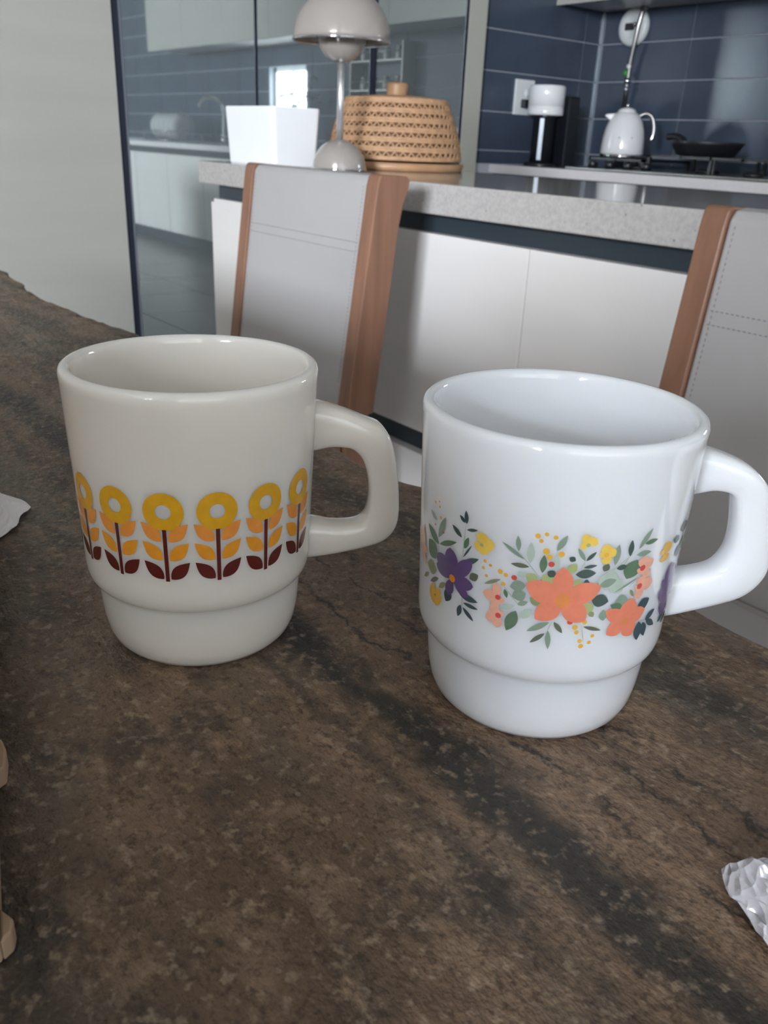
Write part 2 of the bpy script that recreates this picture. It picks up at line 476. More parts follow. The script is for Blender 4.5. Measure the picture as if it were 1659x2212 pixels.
# ------------------------------------------------------------------ tiled walls of the cooking corner
ret = struct(box('wall_return', XL - .40, XL - .003, 3.3185, YW, 0, CEIL, 'grout_pale'), 'short return wall tiled dark blue-grey')
ROWS = [T + .7025 + .187 * k for k in range(-4, 6)]       # top edges of the tile rows
GAP = .0055
tile_cache = {}
def tile(parent, axis, u0, u1, z0, z1):
    key = (axis, round(u1 - u0, 4), round(z1 - z0, 4))
    if key not in tile_cache:
        w_, h_ = u1 - u0 - GAP, z1 - z0 - GAP
        b = (0, w_, -.007, .001, 0, h_) if axis == 'y' else (-.001, .007, 0, w_, 0, h_)
        o = box('wall_tile', *b, 'tile_blue', parent, .0012, seg=1); tile_cache[key] = o.data
    else:
        o = bpy.data.objects.new('wall_tile', tile_cache[key]); COL.objects.link(o); o.parent = parent
    o.location = (u0 + GAP / 2, YW, z0 + GAP / 2) if axis == 'y' else (XL - .003, u0 + GAP / 2, z0 + GAP / 2)
XT = [XL + .012, -2.957, -2.357, -1.757, -1.157, -.557, .043, .643, 1.243, 1.735, 2.335, 2.935, 3.535, 4.19]
ZC = T + .0735               # back counter height
for k, zt in enumerate(ROWS):
    z0 = max(zt - .187, ZC + .001)
    if zt - z0 < .02: continue
    for a, b in zip(XT, XT[1:]):
        zt2 = min(zt, T + .862) if a < 1.7 else zt
        if zt2 - z0 < .02: continue
        # leave the sink window open
        if a < WS['x1'] and b > WS['x0'] and z0 < WS['z1'] and zt2 > WS['z0']:
            for (p, q) in ((a, min(b, WS['x0'])), (max(a, WS['x1']), b)):
                if q - p > .03: tile(stove_wall, 'y', p, q, z0, zt2)
        else: tile(stove_wall, 'y', a, b, z0, zt2)
    for a, b in ((3.3185, 4.089), (4.089, YW - .012)):
        tile(ret, 'x', a, b, z0, min(zt, T + 1.4))
struct(box('trim_1', XL - .002, XL + .016, YW - .018, YW - .001, ZC, T + .86, 'aluminium', None, .003), 'pale metal strip in the corner of the tiles')

# ------------------------------------------------------------------ base units, worktop and wall units along the stove wall
YC = 3.45
ct = tag(box('kitchen_worktop', XL + .0, 2.0, YC, YW - .008, ZC - .043, ZC, 'pale_worktop', None, .002), 'pale stone worktop running under the dark tiles', 'worktop')
ux = [-3.53 + .69 * k for k in range(8)]
for k in range(8):
    b = thing('base_cabinet', ['cream base cabinet nearest the glass doors, under the coffee maker', 'cream base cabinet under the white kettle', 'cream base cabinet under the frying pan end of the hob',
              'cream base cabinet below the spice jars', 'cream base cabinet below the potted plant', 'cream base cabinet below the sink window',
              'cream base cabinet under the chrome tap', 'cream base cabinet under the dish rack'][k], 'cabinet', (ux[k], YC, 0), 0, 'base cabinets along the stove wall')
    box('body', 0, .688, .045, .76, .10, ZC - .045, 'cream_laminate', b)
    box('door', .002, .686, .02, .044, .105, ZC - .095, 'cream_laminate', b, .001)
    box('grip_channel', 0, .688, .024, .0445, ZC - .094, ZC - .045, 'groove_dark', b)
    box('plinth', 0, .688, .07, .74, 0, .099, 'groove_dark', b)
uw = [XL + .003 + .75 * k for k in range(7)]
for k in range(7):
    b = thing('wall_cabinet', ['cream wall cabinet in the tiled corner above the coffee maker', 'cream wall cabinet above the frying pan', 'cream wall cabinet above the spice jars',
              'cream wall cabinet above the potted plant', 'cream wall cabinet above the small window', 'cream wall cabinet above the chrome tap', 'cream wall cabinet above the dish rack'][k], 'cabinet', (uw[k], 3.84, T + .862), 0, 'wall cabinets above the tiles')
    box('body', 0, .748, .022, .392, 0, .78, 'cream_laminate', b)
    box('door', .001, .747, 0, .021, -.012, .78, 'cream_door', b, .001)

# ------------------------------------------------------------------ island
YI = 1.20; ZI = T + .090
isl = thing('kitchen_island', 'cream kitchen island with dark grip channels behind the chairs', 'island', (0, YI, 0))
IX0, IX1 = -2.355, .70
box('body', IX0 + .02, IX1, .05, .62, .10, ZI - .0595, 'cream_laminate', isl)
box('end_panel', IX0, IX0 + .019, .003, .63, .02, ZI - .1065, 'cream_laminate', isl, .001)
box('grip_channel', IX0 + .003, IX1, .028, .049, ZI - .106, ZI - .0595, 'groove_dark', isl)
box('grip_channel', IX0 + .02, IX1, .028, .049, ZI - .577, ZI - .520, 'groove_dark', isl)
box('plinth', IX0 + .05, IX1, .09, .60, 0, .0995, 'groove_dark', isl)
seams = [IX0 + .021, -1.728, -1.107, -.486, .135, IX1]
for a, b in zip(seams, seams[1:]):
    box('drawer_front', a + .0012, b - .0012, 0, .0275, ZI - .522, ZI - .0965, 'cream_laminate', isl, .0012)
    box('drawer_front', a + .0012, b - .0012, 0, .0275, .105, ZI - .574, 'cream_laminate', isl, .0012)
tag(box('island_worktop', -2.401, .74, YI - .012, YI + .655, ZI - .0585, ZI, 'light_stone', None, .003), 'thick pale speckled stone worktop of the island', 'worktop')

# ------------------------------------------------------------------ things on the island
def planter():
    t = thing('planter', 'square white ceramic planter on the left end of the island', 'planter', (-2.197, 1.312, ZI))
    bm = bmesh.new()
    def ring(w, d, z, r=.012):
        out = []
        for sx, sy, a in ((1, 1, 0), (-1, 1, PI / 2), (-1, -1, PI), (1, -1, 1.5 * PI)):
            for k in range(5):
                b = a + k * PI / 8
                out.append(bm.verts.new((sx * (w - r) + r * math.cos(b), sy * (d - r) + r * math.sin(b), z)))
        return out
    R = [ring(.119, .066, 0), ring(.121, .068, .003), ring(.1275, .075, .140), ring(.1265, .074, .143), ring(.119, .067, .143), ring(.118, .066, .140), ring(.116, .064, .1)]
    for a, b in zip(R, R[1:]):
        for k in range(20): bm.faces.new((a[k], a[(k + 1) % 20], b[(k + 1) % 20], b[k]))
    bm.faces.new(R[0][::-1])
    from_bm('pot', bm, 'white_ceramic', t)
    box('soil', -.1155, .1155, -.0635, .0635, .08, .101, 'soil', t, .005)
planter()

def flower_lamp():
    t = thing('table_lamp', 'beige mushroom table lamp with dome shade and half-ball base on the island', 'lamp', (-1.903, 1.332, ZI))
    r = .067
    lathe('base', [(0, 0), (r - .004, 0), (r, .003), (r, .006)] + [(r * math.cos(a), .006 + .066 * math.sin(a)) for a in [PI / 2 * k / 14 for k in range(15)]], 'lamp_beige', t, n=64)
    torus('base_ring', r + .0006, .0022, .0035, 'chrome', t, n=64)
    lathe('stem', [(.0001, .070), (.0082, .070), (.0082, .262), (.0001, .262)], 'satin_chrome', t, n=24)
    rb = .059
    lathe('lower_bowl', [(rb * math.sin(a), .300 - rb * math.cos(a)) for a in [PI / 2 * k / 14 for k in range(15)]] + [(rb - .003, .300), (.02, .296), (0, .296)], 'lamp_beige', t, n=64)
    R = .117; zr = .287
    outer = [(R * math.cos(a), zr + .118 * math.sin(a)) for a in [PI / 2 * k / 18 for k in range(19)]]
    inner = [((R - .003) * math.cos(a), zr + .115 * math.sin(a)) for a in [PI / 2 * k / 18 for k in range(18, -1, -1)]]
    sh = lathe('shade', outer + inner + [(R, zr)], 'lamp_beige', t, n=72)
    torus('shade_rim', R - .0012, .0024, zr, 'chrome', sh, n=72)
    lathe('bulb_holder', [(0, .30), (.018, .30), (.018, .34), (.01, .40), (0, .40)], 'lamp_inner', t, n=24)
flower_lamp()

def basket():
    t = thing('food_cover', 'woven rattan dome cover with round knob on the island', 'basket', (-2.055, 1.628, ZI))
    tray = lathe('tray', [(0, .004), (.18, .004), (.192, 0), (.196, .006), (.197, .020), (.190, .022), (.186, .012), (0, .010)], 'wood_rim', t, n=72)
    nb = 7
    def prof(f):
        return .186 - .006 * f - .040 * f ** 1.7, .030 + .142 * f
    lathe('lining', [(prof(k / 12)[0] - .0085, prof(k / 12)[1]) for k in range(13)] + [(.12, .176), (0, .18)], 'rattan_dark', t, n=64)
    for k in range(nb):                     # plain bands, each of two coils laid side by side
        for d in (-.022, .022):
            f = min(max(k / (nb - 1) + d, 0), 1)
            R, z = prof(f)
            torus('coil', R, .0046, z, 'rattan', t, n=80, k=8)
    for k in range(nb - 1):                 # openwork of slanting strands between the bands
        (R0, z0), (R1, z1) = prof(k / (nb - 1) + .03), prof((k + 1) / (nb - 1) - .03)
        bm = bmesh.new()
        n = 52
        for i in range(n):
            for s_ in (-.07, .07):
                a = 2 * PI * i / n + k * .06; b = a + s_
                o_ = .002 if s_ > 0 else -.001
                bm_tube(bm, [((R0 + o_) * math.cos(a), (R0 + o_) * math.sin(a), z0), ((R1 + o_) * math.cos(b), (R1 + o_) * math.sin(b), z1)], .0024, 5, False)
        o = from_bm('stitch_row', bm, 'rattan', t, None, True)
        o['kind'] = 'stuff'
    # flat woven top in rings
    for k in range(10):
        f = k / 9
        torus('coil', .138 - .108 * f, .0068, .1745 + .008 * math.sin(f * PI / 2), 'rattan', t, n=64, k=8)
    lathe('knob', [(0, .18), (.026, .18), (.027, .186), (.031, .214), (.030, .219), (.026, .221), (0, .221)], 'wood_rim', t, n=36)
basket()

# ------------------------------------------------------------------ chairs
def chair(x0, label, group):
    """x0: left edge; width .49; seat towards the table (-y)."""
    t = thing('dining_chair', label, 'chair', (x0, 1.0, 0), 0, group)
    W = .487
    zt = T + .108
    def lean(z): return -(zt - z) * .132           # front of the backrest at height z
    # stiles: side profile in (y, z) with a top that rolls backwards
    prof = []
    for z in (.44, .60, .75, zt - .10, zt - .05): prof.append((lean(z), z))
    front = prof + [(lean(zt - .02), zt - .02), (.002, zt - .004), (.008, zt)]
    back = [(.066, zt - .003), (.073, zt - .010), (.071, zt - .025), (.060, zt - .052), (.052, zt - .09), (lean(.75) + .064, .75), (lean(.60) + .066, .60), (lean(.44) + .066, .44)]
    for xa, xb in ((0, .036), (W - .036, W)):
        prism('stile', front + back, 'x', xa, xb, 'wood_light', t, bev=.003)
    # upholstered back between the stiles
    seg = []
    for z in (.43, .52, .60, .68, .76, zt - .05, zt - .015): seg.append((lean(z) + .004, z))
    pf = seg + [(.010, zt - .004), (.03, zt - .001), (.060, zt - .006), (.064, zt - .03), (.046, zt - .09), (lean(.76) + .045, .76), (lean(.60) + .045, .60), (lean(.43) + .045, .43)]
    back_o = prism('backrest', pf, 'x', .0368, W - .0368, 'leather_grey', t, bev=.004)
    # stitching: two rows across and one row beside each stile
    def stitches(P):
        bm = bmesh.new()
        for (xa, za, xb, zb) in P:
            n = int(math.hypot(xb - xa, zb - za) / .007)
            for i in range(n):
                xs = xa + (xb - xa) * (i + .25) / n; zs = za + (zb - za) * (i + .25) / n
                xe = xa + (xb - xa) * (i + .75) / n; ze = za + (zb - za) * (i + .75) / n
                bm_tube(bm, [(xs, lean(zs) + .0035, zs), (xe, lean(ze) + .0035, ze)], .0006, 4)
        o = from_bm('stitching', bm, 'thread', back_o); o['kind'] = 'stuff'
    for z in (T - .014, T - .031): stitches([(.042, z, W - .042, z)])
    for x in (.047, W - .047): stitches([(x, .5, x, zt - .02)])
    # seat and legs
    prism('seat', [(-.46, .405), (-.455, .435), (-.42, .447), (-.075, .438), (-.072, .405), (-.08, .395), (-.44, .395)], 'x', .02, W - .02, 'leather_grey', t, bev=.01)
    prism('seat_rail', [(-.44, .345), (-.44, .394), (-.05, .394), (-.05, .345)], 'x', .03, W - .03, 'wood_light', t, bev=.003)
    for x in (.018, W - .018 - .04):
        prism('leg', [(-.445, 0), (-.41, 0), (-.40, .394), (-.445, .394)], 'x', x + .0105, x + .0495 - .009, 'wood_light', t, bev=.003)
        prism('leg', [(.035, 0), (.07, 0), (.025, .44), (lean(.44) + .002, .44)], 'x', x - .017, x + .018, 'wood_light', t, bev=.003)
    return t
chair(-1.790, 'grey leather chair with brown wood frame standing in front of the lamp', 'dining chairs at the stone table')
chair(-.641, 'grey leather chair with brown wood frame behind the flowered mug at the right edge', 'dining chairs at the stone table')

# ------------------------------------------------------------------ stone table
def stone_table():
    t = thing('stone_table', 'brown slate table with a rough-hewn edge under the mugs', 'table', (0, 0, 0))
    rnd = random.Random(4)
    far = [(-1.62, .24), (-1.45, .275), (-1.30, .288), (-1.137, .292), (-.953, .276), (-.814, .282), (-.713, .290), (-.55, .283), (-.385, .272), (-.31, .271), (-.15, .282), (-.124, .285), (.1, .285), (.4, .28), (.7, .27), (.86, .24)]
    far = resample(far, 260)
    right = resample([(.86, .24), (.90, .1), (.90, -.5), (.86, -.62)], 90)
    near = resample([(.86, -.62), (.3, -.66), (-.6, -.65), (-1.5, -.66), (-1.62, -.62)], 200)
    left = resample([(-1.62, -.62), (-1.66, -.4), (-1.65, .1), (-1.62, .24)], 90)
    out = far[:-1] + right[:-1] + near[:-1] + left[:-1]
    n = len(out)
    # chips: random-length scallops along the outline
    chip = []
    while len(chip) < n:
        L_ = rnd.randint(5, 13); amp = rnd.uniform(.002, .010)
        for k in range(L_): chip.append(amp * (1 - abs(2 * k / L_ - 1) ** 2.2) + rnd.uniform(0, .0012))
    cx, cy = -.38, -.19
    def push(i, d):
        x, y = out[i]
        a = out[(i - 1) % n]; b = out[(i + 1) % n]
        tx, ty = b[0] - a[0], b[1] - a[1]; l = math.hypot(tx, ty)
        nx_, ny_ = -ty / l, tx / l          # outline runs clockwise seen from above: outward normal
        return x + nx_ * d, y + ny_ * d
    bm = bmesh.new()
    rings = []
    lev = [(-.045, 0.0, 0), (-.016, -.0002, .5), (-.005, -.0012, .9), (.0, -.004, 1.0), (.004, -.011, 1.2), (.002, -.021, .9), (.005, -.031, 1.0), (-.004, -.040, .6), (-.012, -.045, 0)]
    for d, z, cf in lev:
        r = []
        for i in range(n):
            jit = rnd.uniform(-.0016, .0016) if cf else 0
            x, y = push(i, d - .004 + chip[(i + int(z * 900)) % n] * cf + jit)
            r.append(bm.verts.new((x, y, T + z + (rnd.uniform(-.0014, .0006) if 0 < cf < 1.3 and z < -.001 else 0))))
        rings.append(r)
    for a, b in zip(rings, rings[1:]):
        for i in range(n): bm.faces.new((a[i], a[(i + 1) % n], b[(i + 1) % n], b[i]))
    bm.faces.new(rings[0]); bm.faces.new(rings[-1][::-1])
    bmesh.ops.triangulate(bm, faces=[f for f in bm.faces if len(f.verts) > 4])
    from_bm('slab', bm, 'slate_stone', t)
    for x in (-1.30, .56):
        for y in (-.5, .10):
            box('leg', x, x + .06, y, y + .06, 0, T - .085, 'black_iron', t, .002)
        box('top_rail', x, x + .06, -.5, .16, T - .085, T - .0455, 'black_iron', t, .002)
stone_table()

# ------------------------------------------------------------------ mugs
H = .0966
def body_r(z):           # outer radius of the straight wall
    return .0378 + (.0405 - .0378) * (z - .0274) / (H - .0274)
OUT = [(0, .0012), (.020, .0012), (.0250, .0004), (.0280, 0), (.0300, .0008), (.0316, .0028), (.0329, .0062), (.0338, .0115), (.0344, .0185), (.0347, .0228),
       (.0349, .0238), (.0356, .0246), (.0366, .0254), (.0374, .0268), (.0379, .0290), (.0381, .0320)]
OUT += [(body_r(z), z) for z in (.036, .045, .055, .065, .075, .084, .090, .0925)]
OUT += [(.0405, .0945), (.0401, .0958), (.0392, .0965), (.0382, .0966), (.0373, .0962), (.0368, .0952), (.0366, .0935)]
OUT += [(.0362, .085), (.0356, .065), (.0348, .045), (.0342, .032), (.0330, .025), (.0316, .018), (.0295, .011), (.0255, .0075), (.018, .0065), (0, .0062)]
def rad(z):              # outside radius including the step
    P = OUT[4:24]
    if z <= P[0][1]: return P[0][0]
    for (a, za), (b, zb) in zip(P, P[1:]):
        if za <= z <= zb: return a + (b - a) * (z - za) / (zb - za)
    return .0405
HL = ([(34, 84), (41.1, 82.8), (48.9, 80.6), (56.8, 77.4), (61.9, 75.2), (65.5, 70.3), (67.4, 63.5), (68.8, 54.0), (69.4, 43.4), (68.2, 37.2), (64.2, 32.7), (56.7, 30.1), (46.8, 28), (40, 27.2), (34, 26.8)],
      [(34, 66), (40, 66.8), (44.5, 67.8), (48.6, 67.8), (52.4, 67.0), (55.7, 63.6), (57.8, 57.6), (58.7, 50.7), (58.2, 44.5), (56.4, 40.8), (52.3, 39.2), (45.7, 39.2), (40.5, 40.3), (34, 41)])
HR = ([(34, 86), (42.3, 85.2), (50.7, 82.9), (56.6, 80.3), (60.7, 76.9), (63.4, 72.6), (65.7, 62.2), (67.7, 51.3), (67.0, 44.9), (62.5, 38.9), (54.6, 35.1), (42.2, 30.9), (34, 29.5)],
      [(34, 70), (41, 71.5), (46.0, 72.9), (51.0, 72.4), (53.3, 69.8), (55.0, 61.5), (54.9, 53.7), (52.1, 48.0), (46.8, 45.6), (41.3, 44.6), (34, 44)])
def mug_handle(t, prof, az, mt):
    n = 60
    O = resample(smooth_curve(prof[0], 8), n); I = resample(smooth_curve(prof[1], 8), n)
    k = 16
    V, F = [], []
    ca, sa = math.cos(az), math.sin(az)
    for i, (o, q) in enumerate(zip(O, I)):
        cx, cz = (o[0] + q[0]) / 2, (o[1] + q[1]) / 2
        hx, hz = (o[0] - q[0]) / 2, (o[1] - q[1]) / 2
        f = i / (n - 1)
        wd = 5.6 + 2.0 * max(0, 1 - f / .16) ** 2 + 1.2 * max(0, 1 - (1 - f) / .16) ** 2
        for j in range(k):
            a = 2 * PI * j / k
            c, s = math.cos(a), math.sin(a)
            e = .46
            u = math.copysign(abs(c) ** e, c); v = math.copysign(abs(s) ** e, s)
            rho = cx + hx * u; z = cz + hz * u; tt = v * wd
            V.append(((rho * ca - tt * sa) / 1000, (rho * sa + tt * ca) / 1000, z / 1000))
    for i in range(n - 1):
        for j in range(k):
            F.append((i * k + j, i * k + (j + 1) % k, (i + 1) * k + (j + 1) % k, (i + 1) * k + j))
    F.append(tuple(range(k))); F.append(tuple(range((n - 1) * k, n * k))[::-1])
    o = from_py('handle', V, F, mt, t, None, True)
    bm = bmesh.new(); bm.from_mesh(o.data); bmesh.ops.recalc_face_normals(bm, faces=bm.faces); bm.to_mesh(o.data); bm.free()
    return o
def on_mug(th, zmm, off):
    z = zmm / 1000
    r = rad(z) + off
    return (r * math.cos(th), r * math.sin(th), z)
RM = .039
def leaf_vf(th0, z0, th1, z1, wmm, off, blunt=.5, nu=12, nv=4):
    """leaf/petal grid from tip (th0,z0) to base (th1,z1); angles in degrees, heights and width in mm. blunt: where it is widest."""
    a = (math.radians(th0) * RM * 1000, z0); b = (math.radians(th1) * RM * 1000, z1)
    dx, dz = b[0] - a[0], b[1] - a[1]; l = math.hypot(dx, dz) or 1e-6
    px, pz = -dz / l, dx / l
    V, F = [], []
    for i in range(nu + 1):
        f = i / nu
        g = f ** (math.log(.5) / math.log(blunt))
        wv = wmm / 2 * math.sin(PI * min(max(g, 0), 1)) ** .8 if 0 < f < 1 else .0
        for j in range(nv + 1):
            s = (2 * j / nv - 1) * wv
            x = a[0] + dx * f + px * s; z = a[1] + dz * f + pz * s
            V.append(on_mug(x / 1000 / RM, z, off))
    for i in range(nu):
        for j in range(nv):
            F.append((i * (nv + 1) + j, i * (nv + 1) + j + 1, (i + 1) * (nv + 1) + j + 1, (i + 1) * (nv + 1) + j))
    return V, F
def disc_vf(th, z, r_out, off, r_in=0.0, n=36, m_=3, sq=1.0):
    V, F = [], []
    for i in range(m_ + 1):
        r = r_in + (r_out - r_in) * i / m_
        for k in range(n):
            a = 2 * PI * k / n
            V.append(on_mug(math.radians(th) + r * math.cos(a) / 1000 / RM, z + r * sq * math.sin(a), off))
    for i in range(m_):
        for k in range(n):
            F.append((i * n + k, i * n + (k + 1) % n, (i + 1) * n + (k + 1) % n, (i + 1) * n + k))
    return V, F
def quad_strip_vf(th, z0, z1, w, off, n=14):
    V, F = [], []
    for i in range(n + 1):
        z = z0 + (z1 - z0) * i / n
        for s in (-1, 0, 1): V.append(on_mug(math.radians(th) + s * w / 2 / 1000 / RM, z, off))
    for i in range(n):
        for j in range(2): F.append((i * 3 + j, i * 3 + j + 1, i * 3 + j + 4, i * 3 + j + 3))
    return V, F
def ink(name, vf, col, parent):
    V, F = vf
    o = from_py(name, V, F, 'ink_' + col, parent, None, True)
    bm = bmesh.new(); bm.from_mesh(o.data)
    bmesh.ops.remove_doubles(bm, verts=bm.verts, dist=1e-6)
    for f in bm.faces:
        f.normal_update()
        c = f.calc_center_median()
        if f.normal.x * c.x + f.normal.y * c.y < 0: f.normal_flip()
    bm.to_mesh(o.data); bm.free()
    for p in o.data.polygons: p.use_smooth = True
    return o
def join_vf(L_):
    V, F = [], []
    for v, f in L_:
        n = len(V); V += v; F += [tuple(i + n for i in q) for q in f]
    return V, F

def mug(name, label, loc, mt, prof, az):
    t = thing(name, label, 'mug', loc, 0, 'white glass mugs on the stone table')
    lathe('body', OUT, mt, t, n=128)
    mug_handle(t, prof, math.radians(az), mt)
    return t
E0 = .00012
ml = mug('mug', 'ivory glass mug printed with a row of yellow and maroon flowers', (-.2486, .1178, T), 'opal_ivory', HL, 60)
TH = [-110.5 + 0, -87.2, -63.9, -40.6, -17.3, 6.0, 29.6]
TH += [-133.8 - 23.3 * k for k in range(5)]
for th in TH:
    ring = ink('printed_flower', disc_vf(th, 60.4, 6.15, E0, 2.35, 44, 4), 'yellow_ring', ml)
    ink('printed_stem', quad_strip_vf(th, 36.9, 54.6, 1.25, E0 + .00004), 'maroon', ring)
    for s in (-1, 1):
        for (zt_, zb_, col, wd) in ((56.6, 50.6, 'tangerine', 4.3), (50.2, 44.2, 'marigold', 4.3), (43.6, 37.7, 'maroon', 4.2)):
            tip = th + s * math.degrees(7.1 / 39.0); base = th + s * math.degrees(1.15 / 39.0)
            # pointed outer tip, round belly
            ink('printed_leaf', leaf_vf(tip, zt_, base, zb_, wd, E0 - .00002, .56, 14, 4), col, ring)

mr = mug('mug', 'white glass mug printed with coral and purple flowers and green leaves', (-.1544, .1884, T), 'opal_white', HR, 50)
LEAVES=[(-107.7, 67.2, -101.6, 65.5, 1.43, 'sage'), (-110.0, 62.2, -99.4, 58.6, 2.53, 'green'), (-95.3, 68.2, -100.1, 60.6, 2.08, 'sagegreen'), (-88.0, 62.5, -98.9, 58.9, 1.48, 'green'), (-108.8, 57.5, -101.0, 53.5, 5.37, 'green'), (-109.4, 49.3, -100.6, 49.9, 4.08, 'olive'), (-113.5, 43.6, -107.6, 46.7, 1.24, 'olive'), (-106.0, 44.5, -98.9, 47.8, 1.3, 'olivedark'), (-98.6, 44.9, -93.7, 47.8, 1.53, 'olive'), (-84.0, 73.2, -83.3, 69.3, 1.27, 'teal'), (-87.1, 71.1, -83.9, 69.5, 1.11, 'teal'), (-91.1, 67.2, -85.4, 64.7, 1.45, 'dark'), (-77.7, 68.7, -83.1, 67.6, 0.85, 'dark'), (-81.9, 65.6, -83.8, 61.7, 1.45, 'green'), (-80.1, 63.6, -84.2, 58.9, 0.56, 'dark'), (-76.4, 60.3, -84.6, 56.8, 1.59, 'dark'), (-76.2, 55.4, -80.3, 53.2, 2.26, 'olivedark'), (-93.2, 42.1, -90.7, 46.9, 2.98, 'teal'), (-75.5, 46.8, -85.0, 47.0, 1.85, 'teal'), (-75.2, 44.6, -82.7, 44.8, 1.15, 'teal'), (-85.3, 39.6, -84.0, 43.8, 1.67, 'teal'), (-76.9, 40.3, -82.9, 43.3, 1.28, 'teal'), (-83.6, 69.7, -84.7, 57.5, 0.24, 'stem'), (-83.6, 47.2, -83.2, 43.0, 0.36, 'stem'), (-99.4, 58.6, -99.9, 53.4, 0.5, 'stem'), (-73.2, 53.5, -66.3, 56.4, 0.97, 'olive'), (-67.1, 67.7, -57.6, 63.9, 1.03, 'sagegreen'), (-61.1, 70.5, -60.2, 66.0, 1.22, 'sagegreen'), (-55.8, 69.3, -55.4, 63.1, 1.75, 'sage'), (-62.9, 61.9, -55.5, 62.0, 1.25, 'olivedark'), (-50.4, 66.2, -50.4, 60.8, 1.73, 'green'), (-42.9, 72.5, -46.0, 67.7, 1.51, 'sagegreen'), (-46.1, 67.0, -45.1, 61.9, 1.15, 'sage'), (-41.1, 66.2, -38.6, 65.2, 1.46, 'dark'), (-37.9, 64.3, -40.8, 61.5, 2.41, 'lime'), (-51.4, 58.1, -56.6, 59.5, 2.51, 'lime'), (-45.3, 57.8, -50.3, 60.1, 3.27, 'lime'), (-45.1, 60.3, -48.5, 61.4, 1.98, 'dark'), (-62.3, 54.9, -56.1, 56.4, 2.94, 'sagegreen'), (-61.0, 52.1, -55.7, 53.8, 3.36, 'sagegreen'), (-63.0, 51.2, -64.3, 53.8, 1.03, 'green'), (-59.8, 58.8, -56.3, 59.6, 1.79, 'sage'), (-54.1, 52.9, -49.1, 51.2, 2.53, 'olive'), (-65.4, 47.4, -59.7, 49.4, 1.36, 'sage'), (-54.5, 51.4, -58.5, 49.9, 1.35, 'sagegreen'), (-62.0, 41.0, -58.8, 47.9, 3.08, 'green'), (-57.0, 46.0, -52.6, 49.1, 1.96, 'sage'), (-53.7, 42.2, -45.2, 46.0, 1.62, 'sagegreen'), (-51.9, 38.7, -46.4, 42.3, 1.26, 'olivedark'), (-44.3, 37.3, -45.3, 43.4, 1.34, 'sagegreen'), (-39.5, 42.8, -43.4, 46.2, 1.28, 'olivedark'), (-23.4, 43.5, -31.3, 45.0, 1.07, 'olivedark'), (-38.3, 69.0, -34.9, 65.3, 1.05, 'sagegreen'), (-31.1, 68.0, -34.6, 65.3, 1.03, 'dark'), (-29.9, 64.0, -35.1, 63.3, 0.94, 'dark'), (-29.9, 61.7, -37.8, 61.2, 2.43, 'dark'), (-31.7, 58.7, -34.3, 58.5, 2.12, 'teal'), (-35.0, 57.6, -38.0, 59.4, 2.47, 'lime'), (-60.2, 66.0, -50.0, 58.5, 0.3, 'stem'), (-46.0, 67.7, -45.1, 61.9, 0.23, 'stem'), (-65.8, 55.4, -57.9, 49.7, 0.29, 'stem'), (-34.9, 65.3, -36.0, 62.1, 0.29, 'stem'), (-44.1, 46.4, -45.6, 42.9, 0.3, 'stem'), (-32.5, 46.3, -30.1, 39.9, 0.19, 'stem'), (-22.4, 69.9, -22.6, 63.7, 1.76, 'sagegreen'), (-17.0, 70.8, -16.6, 65.9, 1.53, 'dark'), (-7.8, 73.3, -13.0, 67.7, 1.55, 'sagegreen'), (-3.6, 69.4, -10.4, 69.0, 1.32, 'green'), (-6.1, 66.1, -13.4, 66.0, 1.52, 'sagegreen'), (-12.6, 64.5, -16.2, 59.0, 5.02, 'green'), (-21.7, 62.7, -17.1, 63.0, 1.52, 'dark'), (-25.3, 64.3, -26.9, 62.1, 1.95, 'olivedark'), (-22.9, 62.3, -25.1, 56.2, 5.46, 'sage'), (-17.6, 58.9, -22.3, 55.4, 4.43, 'sage'), (-20.7, 59.2, -27.7, 57.7, 2.29, 'sagegreen'), (-10.2, 58.9, -20.9, 55.2, 0.58, 'sagegreen'), (-22.5, 52.6, -29.9, 53.6, 3.51, 'dark'), (-13.3, 52.3, -19.5, 51.6, 4.2, 'sagegreen'), (-15.1, 49.9, -21.2, 51.3, 2.12, 'green'), (-29.4, 48.9, -32.7, 52.5, 3.41, 'lime'), (-27.9, 48.1, -29.9, 49.8, 1.42, 'olive'), (-24.2, 50.1, -23.3, 46.6, 2.2, 'sagegreen'), (-10.8, 52.9, -13.2, 55.4, 0.93, 'olive'), (-0.6, 50.6, -7.0, 48.2, 3.49, 'teal'), (5.7, 45.7, -0.2, 43.4, 2.21, 'teal'), (8.0, 39.8, 0.3, 43.4, 1.75, 'teal'), (1.5, 37.7, -1.5, 42.9, 2.43, 'teal'), (-2.9, 37.2, -4.3, 43.7, 3.09, 'teal'), (-13.0, 67.7, -30.6, 58.3, 0.37, 'stem'), (-16.6, 65.9, -19.1, 62.9, 0.34, 'stem'), (-14.2, 56.2, -10.1, 58.7, 0.31, 'stem'), (-0.2, 43.4, -4.3, 43.7, 0.41, 'stem'), (18.5, 70.7, 18.0, 66.9, 4.62, 'dark'), (8.2, 66.9, 14.8, 65.8, 2.15, 'dark'), (25.4, 64.0, 18.3, 62.4, 3.83, 'sagegreen'), (16.6, 63.5, 16.5, 59.7, 2.97, 'dark'), (27.6, 58.6, 25.1, 55.4, 0.47, 'sage'), (11.8, 39.5, 17.8, 41.8, 2.27, 'teal'), (16.6, 37.8, 21.3, 40.7, 2.63, 'teal'), (25.5, 35.4, 25.0, 40.0, 0.85, 'teal'), (26.6, 39.7, 25.6, 42.4, 2.84, 'olivedark')]
